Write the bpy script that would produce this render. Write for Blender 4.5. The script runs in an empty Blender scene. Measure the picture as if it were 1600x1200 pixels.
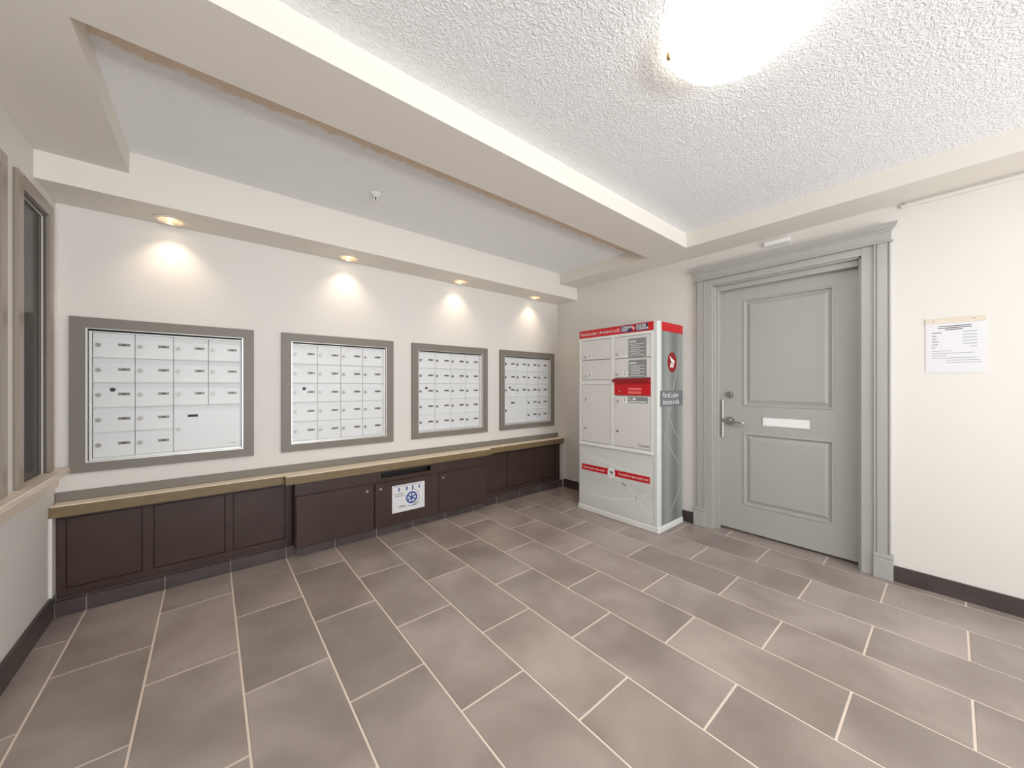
import bpy, bmesh, math, random
from mathutils import Vector
random.seed(7)
C = bpy.context.scene.collection
S = bpy.context.scene

# ------------------------------------------------------------------ camera
cam_d = bpy.data.cameras.new('camera'); cam = bpy.data.objects.new('camera', cam_d); C.objects.link(cam)
cam_d.sensor_width = 36.0; cam_d.lens = 569.6 / 1600 * 36; cam_d.clip_start = 0.02
cam_d.shift_x = -2.93 / 1600; cam_d.shift_y = 1.89 / 1600
cam.location = (-0.4093, -2.6874, 1.2108)
cam.rotation_euler = (math.radians(90), 0, -0.6943)
S.camera = cam

# ------------------------------------------------------------------ world, large lights, exposure
w = bpy.data.worlds.new('world'); S.world = w; w.use_nodes = True
w.node_tree.nodes['Background'].inputs[0].default_value = (0.9, 0.95, 1.0, 1)
w.node_tree.nodes['Background'].inputs[1].default_value = 0.6
S.view_settings.view_transform = 'Standard'
S.view_settings.look = 'None'
S.view_settings.gamma = 1.0
S.view_settings.use_curve_mapping = False
S.view_settings.exposure = 0.38
# added fill light outside the unseen entrance behind the camera, in place of daylight
ld = bpy.data.lights.new('entrance_fill', 'AREA'); ld.shape = 'RECTANGLE'; ld.size = 3.0; ld.size_y = 2.15
ld.energy = 190; ld.color = (0.88, 0.95, 1.0)
lo = bpy.data.objects.new('entrance_fill', ld); C.objects.link(lo)
lo.location = (0.5, -6.52, 1.2); lo.rotation_euler = (math.radians(90), 0, 0)

# added upward light outside the entrance, unseen, to brighten the ceiling
pd = bpy.data.lights.new('ceiling_fill', 'AREA'); pd.shape = 'RECTANGLE'; pd.size = 3.0; pd.size_y = 1.6
pd.energy = 900; pd.color = (0.9, 0.96, 1.0)
po = bpy.data.objects.new('ceiling_fill', pd); C.objects.link(po)
po.location = (0.5, -7.5, 0.02); po.rotation_euler = (math.radians(180), 0, 0)

# ------------------------------------------------------------------ materials
def lin(c):
    c = c / 255.0
    return c / 12.92 if c <= 0.04045 else ((c + 0.055) / 1.055) ** 2.4
def rgb(r, g, b): return (lin(r), lin(g), lin(b), 1)
M = {}
def mat(name, col, rough=0.5, metal=0.0, spec=0.5, bump=None, vary=None, emit=None, coat=0.0):
    m = bpy.data.materials.new(name); m.use_nodes = True
    nt = m.node_tree; b = nt.nodes['Principled BSDF']
    b.inputs['Base Color'].default_value = col
    b.inputs['Roughness'].default_value = rough
    b.inputs['Metallic'].default_value = metal
    b.inputs['Specular IOR Level'].default_value = spec
    if coat: b.inputs['Coat Weight'].default_value = coat
    if emit:
        b.inputs['Emission Color'].default_value = emit[0]; b.inputs['Emission Strength'].default_value = emit[1]
    tc = None
    if bump or vary:
        tc = nt.nodes.new('ShaderNodeNewGeometry')
    if bump:                     # (scale, strength, distance, detail)
        n = nt.nodes.new('ShaderNodeTexNoise'); n.inputs['Scale'].default_value = bump[0]; n.inputs['Detail'].default_value = bump[3]
        nt.links.new(tc.outputs['Position'], n.inputs['Vector'])
        bp = nt.nodes.new('ShaderNodeBump'); bp.inputs['Strength'].default_value = bump[1]; bp.inputs['Distance'].default_value = bump[2]
        nt.links.new(n.outputs['Fac'], bp.inputs['Height']); nt.links.new(bp.outputs['Normal'], b.inputs['Normal'])
    if vary:                     # (scale, second colour)
        n = nt.nodes.new('ShaderNodeTexNoise'); n.inputs['Scale'].default_value = vary[0]; n.inputs['Detail'].default_value = 4
        nt.links.new(tc.outputs['Position'], n.inputs['Vector'])
        r = nt.nodes.new('ShaderNodeValToRGB'); r.color_ramp.elements[0].position = 0.3; r.color_ramp.elements[1].position = 0.7
        r.color_ramp.elements[0].color = col; r.color_ramp.elements[1].color = vary[1]
        nt.links.new(n.outputs['Fac'], r.inputs['Fac']); nt.links.new(r.outputs['Color'], b.inputs['Base Color'])
    M[name] = m
    return m

mat('wall_paint', rgb(225, 221, 216), 0.6, bump=(180, 0.08, 0.002, 2))
mat('beam_paint', rgb(229, 223, 215), 0.6, bump=(180, 0.08, 0.002, 2))
mat('sill_white', rgb(228, 214, 200), 0.35)
mat('trim_white', rgb(226, 221, 214), 0.45)
mat('door_grey', rgb(172, 171, 167), 0.38)
mat('taupe_frame', rgb(130, 123, 115), 0.42, spec=0.35)
mat('window_grey', rgb(152, 140, 128), 0.28)
mat('window_dark', rgb(92, 88, 82), 0.45)
mat('mail_white', rgb(224, 226, 228), 0.32)
mat('mail_alu', rgb(216, 215, 213), 0.3, metal=0.3)
mat('gap_dark', rgb(30, 28, 27), 0.7)
mat('plate_grey', rgb(118, 114, 110), 0.35, metal=0.4)
mat('plate_dark', rgb(48, 45, 43), 0.5)
mat('plate_black', rgb(12, 12, 12), 0.5)
mat('chrome', rgb(200, 198, 194), 0.22, metal=1.0)
mat('lock_metal', rgb(150, 146, 140), 0.38, metal=0.85)
mat('satin_nickel', rgb(190, 188, 184), 0.3, metal=1.0)
mat('espresso', rgb(62, 46, 41), 0.42, spec=0.35, vary=(6, rgb(70, 54, 49)))
mat('ledge_top', rgb(245, 233, 212), 0.4, vary=(14, rgb(240, 226, 202)))
mat('ledge_edge', rgb(126, 107, 76), 0.45, vary=(14, rgb(116, 98, 70)))
mat('base_tile', rgb(66, 57, 56), 0.35, vary=(9, rgb(80, 71, 69)))
mat('base_grout', rgb(150, 140, 134), 0.8)
mat('grout', rgb(226, 210, 196), 0.85)
mat('locker_grey', rgb(224, 224, 221), 0.38)
mat('locker_white', rgb(226, 226, 223), 0.35)
mat('locker_post', rgb(208, 211, 208), 0.3)
mat('locker_door', rgb(217, 214, 211), 0.38)
mat('red', rgb(200, 16, 28), 0.35)
mat('red_light', rgb(232, 120, 112), 0.4)
mat('dark_red', rgb(140, 10, 20), 0.4)
mat('navy', rgb(38, 38, 92), 0.4)
mat('print_white', rgb(240, 240, 240), 0.45)
mat('decal_grey', rgb(134, 137, 136), 0.4)
mat('label_grey', rgb(112, 116, 119), 0.4)
mat('print_black', rgb(60, 60, 62), 0.5)
mat('paper', rgb(224, 224, 227), 0.55)
mat('print_blue', rgb(38, 78, 148), 0.5)
mat('print_faint', rgb(150, 150, 156), 0.6)
mat('holder_tan', rgb(222, 210, 192), 0.3)
mat('swoosh', rgb(228, 229, 228), 0.4)
mat('swoosh_side', rgb(168, 172, 170), 0.4)
mat('brass', rgb(190, 160, 110), 0.3, metal=0.9)
mat('lamp_metal', rgb(225, 215, 200), 0.3, metal=0.6)
mat('dome_glass', rgb(250, 250, 240), 0.4, emit=((1.0, 0.985, 0.94, 1), 3.5))
mat('bulb', rgb(255, 250, 235), 0.4, emit=((1.0, 0.88, 0.7, 1), 5.0))
mat('can_inside', rgb(214, 190, 166), 0.35, metal=0.2)
mat('sprinkler_red', rgb(60, 22, 18), 0.4)
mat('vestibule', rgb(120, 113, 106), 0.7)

def m_ceiling():
    m = bpy.data.materials.new('popcorn_ceiling'); m.use_nodes = True; nt = m.node_tree; b = nt.nodes['Principled BSDF']
    L = nt.links.new
    g = nt.nodes.new('ShaderNodeNewGeometry')
    n = nt.nodes.new('ShaderNodeTexNoise'); n.inputs['Scale'].default_value = 52; n.inputs['Detail'].default_value = 3
    n.inputs['Distortion'].default_value = 1.6; L(g.outputs['Position'], n.inputs['Vector'])
    r = nt.nodes.new('ShaderNodeValToRGB'); r.color_ramp.elements[0].position = 0.42; r.color_ramp.elements[1].position = 0.62
    L(n.outputs['Fac'], r.inputs['Fac'])
    bp = nt.nodes.new('ShaderNodeBump'); bp.inputs['Strength'].default_value = 0.5; bp.inputs['Distance'].default_value = 0.006
    L(r.outputs['Color'], bp.inputs['Height']); L(bp.outputs['Normal'], b.inputs['Normal'])
    b.inputs['Roughness'].default_value = 0.75
    # tan ragged-edged strip on the stipple along the far side of the cross beam
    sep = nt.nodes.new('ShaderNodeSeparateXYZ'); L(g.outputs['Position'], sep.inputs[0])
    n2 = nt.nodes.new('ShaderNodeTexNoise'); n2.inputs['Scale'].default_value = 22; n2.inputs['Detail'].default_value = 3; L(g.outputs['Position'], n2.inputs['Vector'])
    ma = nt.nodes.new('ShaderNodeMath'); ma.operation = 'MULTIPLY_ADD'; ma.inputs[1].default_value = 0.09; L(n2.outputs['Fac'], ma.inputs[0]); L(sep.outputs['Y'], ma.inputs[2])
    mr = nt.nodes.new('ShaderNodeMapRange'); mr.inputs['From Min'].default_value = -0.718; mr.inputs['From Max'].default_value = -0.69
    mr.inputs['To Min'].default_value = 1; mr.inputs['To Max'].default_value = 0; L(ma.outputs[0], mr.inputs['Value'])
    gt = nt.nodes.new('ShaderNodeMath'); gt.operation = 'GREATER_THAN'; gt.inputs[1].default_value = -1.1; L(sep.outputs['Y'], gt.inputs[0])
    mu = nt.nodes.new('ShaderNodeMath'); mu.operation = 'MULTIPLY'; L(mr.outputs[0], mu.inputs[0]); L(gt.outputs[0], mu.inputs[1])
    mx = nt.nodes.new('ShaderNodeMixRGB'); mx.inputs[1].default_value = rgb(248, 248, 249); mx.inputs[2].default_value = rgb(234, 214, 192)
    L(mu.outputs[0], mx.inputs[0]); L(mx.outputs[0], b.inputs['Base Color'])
    M['ceiling'] = m
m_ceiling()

def m_tile():
    m = bpy.data.materials.new('floor_tile'); m.use_nodes = True; nt = m.node_tree; b = nt.nodes['Principled BSDF']; L = nt.links.new
    g = nt.nodes.new('ShaderNodeNewGeometry'); oi = nt.nodes.new('ShaderNodeObjectInfo')
    off = nt.nodes.new('ShaderNodeVectorMath'); off.operation = 'MULTIPLY_ADD'; off.inputs[1].default_value = (1, 1, 1)
    cm = nt.nodes.new('ShaderNodeCombineXYZ'); sc = nt.nodes.new('ShaderNodeMath'); sc.operation = 'MULTIPLY'; sc.inputs[1].default_value = 40
    L(oi.outputs['Random'], sc.inputs[0]); L(sc.outputs[0], cm.inputs[2])
    L(g.outputs['Position'], off.inputs[0]); L(cm.outputs[0], off.inputs[2])
    n = nt.nodes.new('ShaderNodeTexNoise'); n.inputs['Scale'].default_value = 2.6; n.inputs['Detail'].default_value = 3; n.inputs['Roughness'].default_value = 0.5
    n.inputs['Distortion'].default_value = 0.25
    L(off.outputs[0], n.inputs['Vector'])
    ss = nt.nodes.new('ShaderNodeMapRange'); ss.interpolation_type = 'SMOOTHSTEP'; ss.inputs['From Min'].default_value = 0.22; ss.inputs['From Max'].default_value = 0.78
    L(n.outputs['Fac'], ss.inputs['Value'])
    r = nt.nodes.new('ShaderNodeMixRGB'); r.inputs[1].default_value = rgb(136, 124, 117); r.inputs[2].default_value = rgb(170, 158, 151)
    L(ss.outputs[0], r.inputs[0])
    hv = nt.nodes.new('ShaderNodeHueSaturation'); mp = nt.nodes.new('ShaderNodeMapRange'); mp.inputs['To Min'].default_value = 0.93; mp.inputs['To Max'].default_value = 1.06
    L(oi.outputs['Random'], mp.inputs['Value']); L(mp.outputs[0], hv.inputs['Value']); L(r.outputs['Color'], hv.inputs['Color'])
    L(hv.outputs[0], b.inputs['Base Color'])
    mp2 = nt.nodes.new('ShaderNodeMapRange'); mp2.inputs['To Min'].default_value = 0.29; mp2.inputs['To Max'].default_value = 0.36
    L(n.outputs['Fac'], mp2.inputs['Value']); L(mp2.outputs[0], b.inputs['Roughness'])
    M['tile'] = m
m_tile()

def m_print(name, c0, c1, axis, scale):
    """printed sheet with soft light and dark bands"""
    m = bpy.data.materials.new(name); m.use_nodes = True; nt = m.node_tree; b = nt.nodes['Principled BSDF']; L = nt.links.new
    g = nt.nodes.new('ShaderNodeNewGeometry'); wv = nt.nodes.new('ShaderNodeTexWave'); wv.bands_direction = axis
    wv.inputs['Scale'].default_value = scale; wv.inputs['Distortion'].default_value = 1.2; wv.inputs['Detail'].default_value = 0
    L(g.outputs['Position'], wv.inputs['Vector'])
    r = nt.nodes.new('ShaderNodeValToRGB'); r.color_ramp.elements[0].color = c0; r.color_ramp.elements[1].color = c1
    L(wv.outputs['Fac'], r.inputs['Fac']); L(r.outputs['Color'], b.inputs['Base Color']); b.inputs['Roughness'].default_value = 0.32
    M[name] = m
m_print('print_front', rgb(206, 208, 206), rgb(216, 217, 215), 'Z', 0.9)
m_print('print_side', rgb(116, 120, 118), rgb(146, 150, 148), 'X', 1.3)

def m_glass(name, tint, fac):
    m = bpy.data.materials.new(name); m.use_nodes = True; nt = m.node_tree; L = nt.links.new
    out = nt.nodes['Material Output']; b = nt.nodes['Principled BSDF']
    b.inputs['Base Color'].default_value = tint; b.inputs['Roughness'].default_value = 0.12; b.inputs['Specular IOR Level'].default_value = 0.35
    t = nt.nodes.new('ShaderNodeBsdfTransparent'); t.inputs[0].default_value = (0.75, 0.74, 0.73, 1)
    mx = nt.nodes.new('ShaderNodeMixShader'); mx.inputs[0].default_value = fac
    L(t.outputs[0], mx.inputs[1]); L(b.outputs[0], mx.inputs[2]); L(mx.outputs[0], out.inputs[0])
    M[name] = m
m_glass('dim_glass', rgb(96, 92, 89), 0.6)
m_glass('clear_glass', rgb(200, 205, 205), 0.12)

# ------------------------------------------------------------------ helpers
WL = {}          # world location of each object (nothing is rotated)
def link(o, parent=None, wloc=(0, 0, 0)):
    C.objects.link(o); wl = Vector(wloc); WL[o] = wl
    if parent is not None:
        o.parent = parent; o.location = wl - WL[parent]
    else: o.location = wl
    return o
def tag(o, label=None, cat=None, group=None, kind=None):
    if label: o['label'] = label
    if cat: o['category'] = cat
    if group: o['group'] = group
    if kind: o['kind'] = kind
    return o
def thing(name, wloc, label=None, cat=None, group=None, kind=None, parent=None):
    o = bpy.data.objects.new(name, None); o.empty_display_size = 0.05
    link(o, parent, wloc); return tag(o, label, cat, group, kind)
def box(bm, x0, x1, y0, y1, z0, z1, bev=0.0, mi=0):
    vs = [bm.verts.new((x, y, z)) for x in (x0, x1) for y in (y0, y1) for z in (z0, z1)]
    fs = [bm.faces.new([vs[i] for i in f]) for f in ((0, 1, 3, 2), (4, 6, 7, 5), (0, 4, 5, 1), (2, 3, 7, 6), (0, 2, 6, 4), (1, 5, 7, 3))]
    for f in fs: f.material_index = mi
    if bev:
        es = list({e for f in fs for e in f.edges})
        bmesh.ops.bevel(bm, geom=es, offset=bev, segments=1, affect='EDGES')
    return fs
def prism(bm, pts, a0, a1, axis):
    """closed outline pts (in the two other axes, xyz order) extruded along axis from a0 to a1"""
    def P(p, a):
        l = [p[0], p[1]]; l.insert(axis, a); return l
    A = [bm.verts.new(P(p, a0)) for p in pts]; B = [bm.verts.new(P(p, a1)) for p in pts]
    n = len(pts)
    for i in range(n): bm.faces.new([A[i], A[(i + 1) % n], B[(i + 1) % n], B[i]])
    bm.faces.new(A[::-1]); bm.faces.new(B)
def cyl(bm, c, r, h0, h1, axis, n=20, r2=None, cap=True):
    """cylinder or cone along axis"""
    r2 = r if r2 is None else r2
    A, B = [], []
    for i in range(n):
        t = 2 * math.pi * i / n; u, v = math.cos(t), math.sin(t)
        for lst, rr, h in ((A, r, h0), (B, r2, h1)):
            p = [0, 0, 0]; o = [k for k in range(3) if k != axis]
            p[o[0]] = c[o[0]] + rr * u; p[o[1]] = c[o[1]] + rr * v; p[axis] = h
            lst.append(bm.verts.new(p))
    for i in range(n): bm.faces.new([A[i], A[(i + 1) % n], B[(i + 1) % n], B[i]])
    if cap: bm.faces.new(A); bm.faces.new(B)
def lathe(bm, c, prof, n=40, close=False):
    """profile [(r, z)] turned about the vertical axis through c"""
    rings = []
    for r, z in prof:
        if r < 1e-5: rings.append([bm.verts.new((c[0], c[1], z))])
        else: rings.append([bm.verts.new((c[0] + r * math.cos(2 * math.pi * i / n), c[1] + r * math.sin(2 * math.pi * i / n), z)) for i in range(n)])
    for a, b in zip(rings, rings[1:] + ([rings[0]] if close else [])):
        for i in range(n):
            j = (i + 1) % n
            if len(a) == 1: bm.faces.new([a[0], b[i], b[j]])
            elif len(b) == 1: bm.faces.new([a[i], a[j], b[0]])
            else: bm.faces.new([a[i], a[j], b[j], b[i]])
def mesh(name, bm, mats, smooth=False):
    bmesh.ops.recalc_face_normals(bm, faces=bm.faces[:])
    me = bpy.data.meshes.new(name); bm.to_mesh(me); bm.free()
    for m in (mats if isinstance(mats, (list, tuple)) else [mats]): me.materials.append(M[m])
    if smooth:
        for p in me.polygons: p.use_smooth = True
    return me
def part(name, bm, mats, parent=None, smooth=False, label=None, cat=None, kind=None, base=False, group=None):
    """mesh object with its origin at the middle (or base) of its box"""
    vs = [v.co.copy() for v in bm.verts]
    lo_ = Vector([min(v[i] for v in vs) for i in range(3)]); hi = Vector([max(v[i] for v in vs) for i in range(3)])
    c = (lo_ + hi) / 2
    if base: c.z = lo_.z
    bmesh.ops.translate(bm, vec=-c, verts=bm.verts[:])
    o = bpy.data.objects.new(name, mesh(name, bm, mats, smooth))
    link(o, parent, c); return tag(o, label, cat, group, kind)
def boxpart(name, x0, x1, y0, y1, z0, z1, m, parent=None, bev=0.0, **k):
    bm = bmesh.new(); box(bm, min(x0, x1), max(x0, x1), min(y0, y1), max(y0, y1), z0, z1, bev)
    return part(name, bm, m, parent, **k)
def inst(name, me, parent, wloc):
    return link(bpy.data.objects.new(name, me), parent, wloc)
AX = {'south': (Vector((1, 0, 0)), Vector((0, -1, 0))), 'west': (Vector((0, -1, 0)), Vector((-1, 0, 0)))}   # reading direction, outward normal
def text(name, body, size, m, parent, wloc, face, align='CENTER', sx=1.0, bold=0.0, label=None):
    cu = bpy.data.curves.new(name, 'FONT'); cu.body = body; cu.size = size; cu.align_x = align; cu.align_y = 'CENTER'; cu.resolution_u = 2
    cu.offset = bold
    ob = bpy.data.objects.new(name, cu); C.objects.link(ob)
    dg = bpy.context.evaluated_depsgraph_get(); dg.update()
    me = bpy.data.meshes.new_from_object(ob.evaluated_get(dg)); bpy.data.objects.remove(ob)
    R, N = AX[face]
    for v in me.vertices:
        co = v.co.copy(); v.co = R * (co.x * sx) + Vector((0, 0, 1)) * co.y
    me.materials.clear(); me.materials.append(M[m]); me.name = name
    return tag(link(bpy.data.objects.new(name, me), parent, wloc), label)
def flat(bm, face, c, pts, mi=0):
    """flat printed shape: pts are (u, v) about point c on a face"""
    R, N = AX[face]; c = Vector(c)
    f = bm.faces.new([bm.verts.new(c + R * u + Vector((0, 0, v))) for u, v in pts]); f.material_index = mi
def bar(bm, face, c, u0, u1, v0, v1, mi=0): flat(bm, face, c, [(u0, v0), (u1, v0), (u1, v1), (u0, v1)], mi)
def circ(n, rx, ry, a0=0, a1=360): return [(rx * math.cos(math.radians(a0 + (a1 - a0) * i / n)), ry * math.sin(math.radians(a0 + (a1 - a0) * i / n))) for i in range(n + (a1 - a0 != 360))]
def raw(name, bm, m, parent, label=None):
    """printed artwork kept as drawn (no normal flipping), origin at its middle"""
    vs = [v.co.copy() for v in bm.verts]
    c = (Vector([min(v[i] for v in vs) for i in range(3)]) + Vector([max(v[i] for v in vs) for i in range(3)])) / 2
    bmesh.ops.translate(bm, vec=-c, verts=bm.verts[:])
    me = bpy.data.meshes.new(name); bm.to_mesh(me); bm.free()
    for k in (m if isinstance(m, (list, tuple)) else [m]): me.materials.append(M[k])
    return tag(link(bpy.data.objects.new(name, me), parent, c), label)

# ------------------------------------------------------------------ room shell
XA, XC, YB, YF, ZC = -1.05, 2.85, 0.395, -6.3, 2.44
# mailbox wall
bm = bmesh.new(); box(bm, XA - 0.12, XC + 0.15, YB, YB + 0.12, 0, 2.6)
part('wall_back', bm, 'wall_paint', kind='structure', base=True)
# wall with the grey door
DY0, DY1, DZ = -1.398, -2.311, 2.05
bm = bmesh.new()
box(bm, XC, XC + 0.15, DY0, YB, 0, 2.6); box(bm, XC, XC + 0.15, YF, DY1, 0, 2.6); box(bm, XC, XC + 0.15, DY1, DY0, DZ, 2.6)
part('wall_right', bm, 'wall_paint', kind='structure', base=True)
# wall with the interior windows
W = [(-0.09, 0.25), (-0.655, -0.312)]; WZ0, WZ1 = 0.765, 2.072
bm = bmesh.new()
box(bm, XA - 0.12, XA, YF, YB, 0, WZ0 - 0.03); box(bm, XA - 0.12, XA, YF, YB, WZ1, 2.6)
edges = [YF, W[1][0], W[1][1], W[0][0], W[0][1], YB]
for a, b in ((0, 1), (2, 3), (4, 5)): box(bm, XA - 0.12, XA, edges[a], edges[b], WZ0 - 0.03, WZ1)
part('wall_left', bm, 'wall_paint', kind='structure', base=True)
# wall behind the camera, with an unseen glazed entrance added for the fill light
bm = bmesh.new()
box(bm, XA - 0.12, -1.0, YF - 0.12, YF, 0, 2.6); box(bm, 2.0, XC + 0.15, YF - 0.12, YF, 0, 2.6); box(bm, -1.0, 2.0, YF - 0.12, YF, 2.3, 2.6)
part('wall_front', bm, 'wall_paint', kind='structure', base=True)
wf = thing('window_3', (0.5, YF - 0.06, 0), kind='structure')
for x in (-0.98, 0.0, 1.0, 1.98): boxpart('mullion', x - 0.025, x + 0.025, YF - 0.1, YF - 0.03, 0, 2.3, 'window_grey', wf)
boxpart('head_rail', -1.0, 2.0, YF - 0.1, YF - 0.03, 2.24, 2.3, 'window_grey', wf)
boxpart('foot_rail', -1.0, 2.0, YF - 0.1, YF - 0.03, 0.0, 0.1, 'window_grey', wf)
for a, b in ((-0.955, -0.025), (0.025, 0.975), (1.025, 1.955)): boxpart('pane', a, b, YF - 0.068, YF - 0.062, 0.1, 2.24, 'clear_glass', wf)
# dim vestibule beyond the interior windows
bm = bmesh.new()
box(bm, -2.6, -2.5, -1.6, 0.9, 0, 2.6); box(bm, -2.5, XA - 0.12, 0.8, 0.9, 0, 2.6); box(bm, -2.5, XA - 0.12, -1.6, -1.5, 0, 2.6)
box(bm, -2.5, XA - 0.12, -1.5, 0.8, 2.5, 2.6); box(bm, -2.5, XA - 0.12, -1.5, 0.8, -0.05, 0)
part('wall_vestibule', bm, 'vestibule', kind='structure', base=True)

# floor: grout bed and one object per tile
bm = bmesh.new(); box(bm, XA - 0.1, XC + 0.2, YF - 0.1, YB + 0.05, -0.06, -0.0025)
floor = part('floor', bm, 'grout', kind='structure')
TA, TB, G = 0.308, 0.6086, 0.004
tile_meshes = {}
X0, X1, Y0, Y1 = XA + 0.003, XC + 0.095, YF, 0.30
for k in range(-4, 10):
    xa, xb = max(k * TA + G, X0), min((k + 1) * TA - G, X1)
    if xb - xa < 0.02: continue
    for j in range(-2, 12):
        yt = -(2 * j + (k % 2)) * TB / 2; yb_ = yt - TB
        a, b = max(yb_ + G, Y0), min(yt - G, Y1)
        if b - a < 0.02: continue
        key = (round(xb - xa, 4), round(b - a, 4))
        if key not in tile_meshes:
            t = bmesh.new(); sx, sy = (xb - xa) / 2, (b - a) / 2
            box(t, -sx, sx, -sy, sy, -0.006, 0)
            top = [e for e in t.edges if all(v.co.z > -0.001 for v in e.verts)]
            bmesh.ops.bevel(t, geom=top, offset=0.0012, segments=1, affect='EDGES')
            tile_meshes[key] = mesh('floor_tile', t, 'tile')
        inst('floor_tile', tile_meshes[key], floor, ((xa + xb) / 2, (a + b) / 2, 0))

# ceiling with its bulkheads
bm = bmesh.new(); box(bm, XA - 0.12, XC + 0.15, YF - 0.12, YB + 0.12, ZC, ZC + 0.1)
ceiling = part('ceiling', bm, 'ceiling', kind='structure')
BZ = 2.325
# soffit over the mailboxes, with round openings for the downlights
HOLES = [-0.591, 0.412, 1.408, 2.378]; HY_, HR, SZ_ = 0.285, 0.056, 2.192
bm = bmesh.new()
def quad(*p): bm.faces.new([bm.verts.new(q) for q in p])
def rect(x0, x1, y0, y1): quad((x0, y0, SZ_), (x1, y0, SZ_), (x1, y1, SZ_), (x0, y1, SZ_))
xs_ = [XA] + [v for h in HOLES for v in (h - 0.09, h + 0.09)] + [XC]
for i in range(len(xs_) - 1):
    if i % 2 == 0: rect(xs_[i], xs_[i + 1], 0.082, YB)
    else:
        rect(xs_[i], xs_[i + 1], 0.082, HY_ - 0.09); rect(xs_[i], xs_[i + 1], HY_ + 0.09, YB)
        cx_ = (xs_[i] + xs_[i + 1]) / 2; ci, co = [], []
        for q in range(32):
            a = 2 * math.pi * q / 32; ca, sa = math.cos(a), math.sin(a); k_ = 0.09 / max(abs(ca), abs(sa))
            ci.append((cx_ + HR * ca, HY_ + HR * sa, SZ_)); co.append((cx_ + k_ * ca, HY_ + k_ * sa, SZ_))
        for q in range(32): quad(ci[q], ci[(q + 1) % 32], co[(q + 1) % 32], co[q])
quad((XA, 0.082, SZ_), (XC, 0.082, SZ_), (XC, 0.082, ZC), (XA, 0.082, ZC))
quad((XA, 0.082, ZC), (XC, 0.082, ZC), (XC, YB, ZC), (XA, YB, ZC)); quad((XA, YB, SZ_), (XC, YB, SZ_), (XC, YB, ZC), (XA, YB, ZC))
quad((XA, 0.082, SZ_), (XA, YB, SZ_), (XA, YB, ZC), (XA, 0.082, ZC)); quad((XC, 0.082, SZ_), (XC, YB, SZ_), (XC, YB, ZC), (XC, 0.082, ZC))
bmesh.ops.remove_doubles(bm, verts=bm.verts[:], dist=0.0001)
part('bulkhead', bm, 'beam_paint', ceiling)
boxpart('bulkhead', 2.557, XC, YF, 0.082, BZ, ZC, 'beam_paint', ceiling)
boxpart('bulkhead', XA, -0.737, YF, 0.082, BZ, ZC, 'beam_paint', ceiling)
boxpart('cross_beam', -0.737, 2.557, -1.31, -0.98, BZ, ZC, 'beam_paint', ceiling)

# ------------------------------------------------------------------ interior windows, sill
WNAME = {0: 'window_1', 1: 'window_2'}
FX = XA + 0.015
for i, (a, b) in enumerate(W):
    t = thing(WNAME[i], (XA, (a + b) / 2, WZ0), kind='structure')
    boxpart('casing_board', XA, FX, a - 0.062, a, WZ0, WZ1 + 0.062, 'window_grey', t, 0.003)
    boxpart('casing_board', XA, FX, b, b + 0.055, WZ0, WZ1 + 0.062, 'window_grey', t, 0.003)
    boxpart('casing_board', XA, FX, a, b, WZ1, WZ1 + 0.062, 'window_grey', t, 0.003)
    bm = bmesh.new()
    box(bm, XA - 0.12, XA, b - 0.008, b, WZ0, WZ1); box(bm, XA - 0.12, XA, a, a + 0.008, WZ0, WZ1); box(bm, XA - 0.12, XA, a + 0.008, b - 0.008, WZ1 - 0.008, WZ1)
    part('reveal', bm, 'window_dark', t)
    bm = bmesh.new()
    box(bm, XA - 0.012, XA - 0.007, b - 0.012, b - 0.008, WZ0, WZ1 - 0.008); box(bm, XA - 0.012, XA - 0.007, a + 0.008, b - 0.012, WZ1 - 0.012, WZ1 - 0.008)
    part('glazing_bead', bm, 'trim_white', t)
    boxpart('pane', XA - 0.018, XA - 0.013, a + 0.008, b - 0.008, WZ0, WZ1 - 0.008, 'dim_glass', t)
bm = bmesh.new(); box(bm, XA - 0.119, -0.995, YF, YB, WZ0 - 0.03, WZ0, 0.004)
sill = part('trim_1', bm, 'sill_white', kind='structure', label='long white window sill along the left wall')
bm = bmesh.new(); box(bm, XA, XA + 0.012, YF, YB, 0.665, WZ0 - 0.03)
part('apron', bm, 'sill_white', sill)

# ------------------------------------------------------------------ tiled baseboards
def base_run(name, segs, axis, p0, p1, z1, label):
    """segs: joints along the run axis; p0..p1 thickness range across it"""
    t = thing(name, (0, 0, 0), kind='structure', label=label)
    for a, b in zip(segs, segs[1:]):
        a, b = min(a, b), max(a, b)
        if axis == 1: boxpart('base_tile', min(p0, p1), max(p0, p1), a + 0.0015, b - 0.0015, 0.0, z1, 'base_tile', t, 0.0012)
        else: boxpart('base_tile', a + 0.0015, b - 0.0015, min(p0, p1), max(p0, p1), 0.0, z1, 'base_tile', t, 0.0012)
    return t
t = base_run('baseboard_left', [0.29, -0.32, -0.93, -1.54, -2.15, -2.76, -3.37, -3.98, -4.59, -5.2, -5.81, YF], 1, XA, XA + 0.014, 0.11, 'dark tiled baseboard along the left wall')
t = base_run('baseboard_right', [-2.459, -2.727, -3.336, -3.945, -4.554, -5.163, -5.772, YF], 1, XC - 0.012, XC, 0.095, 'dark tiled baseboard along the right wall')
for a, b in ((0.29, -0.018), (-0.018, -0.6), (-0.6, -1.205), (-1.205, -1.25)):
    boxpart('base_tile', XC - 0.012, XC, b + 0.0015, a - 0.0015, 0, 0.095, 'base_tile', t, 0.0012)

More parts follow.
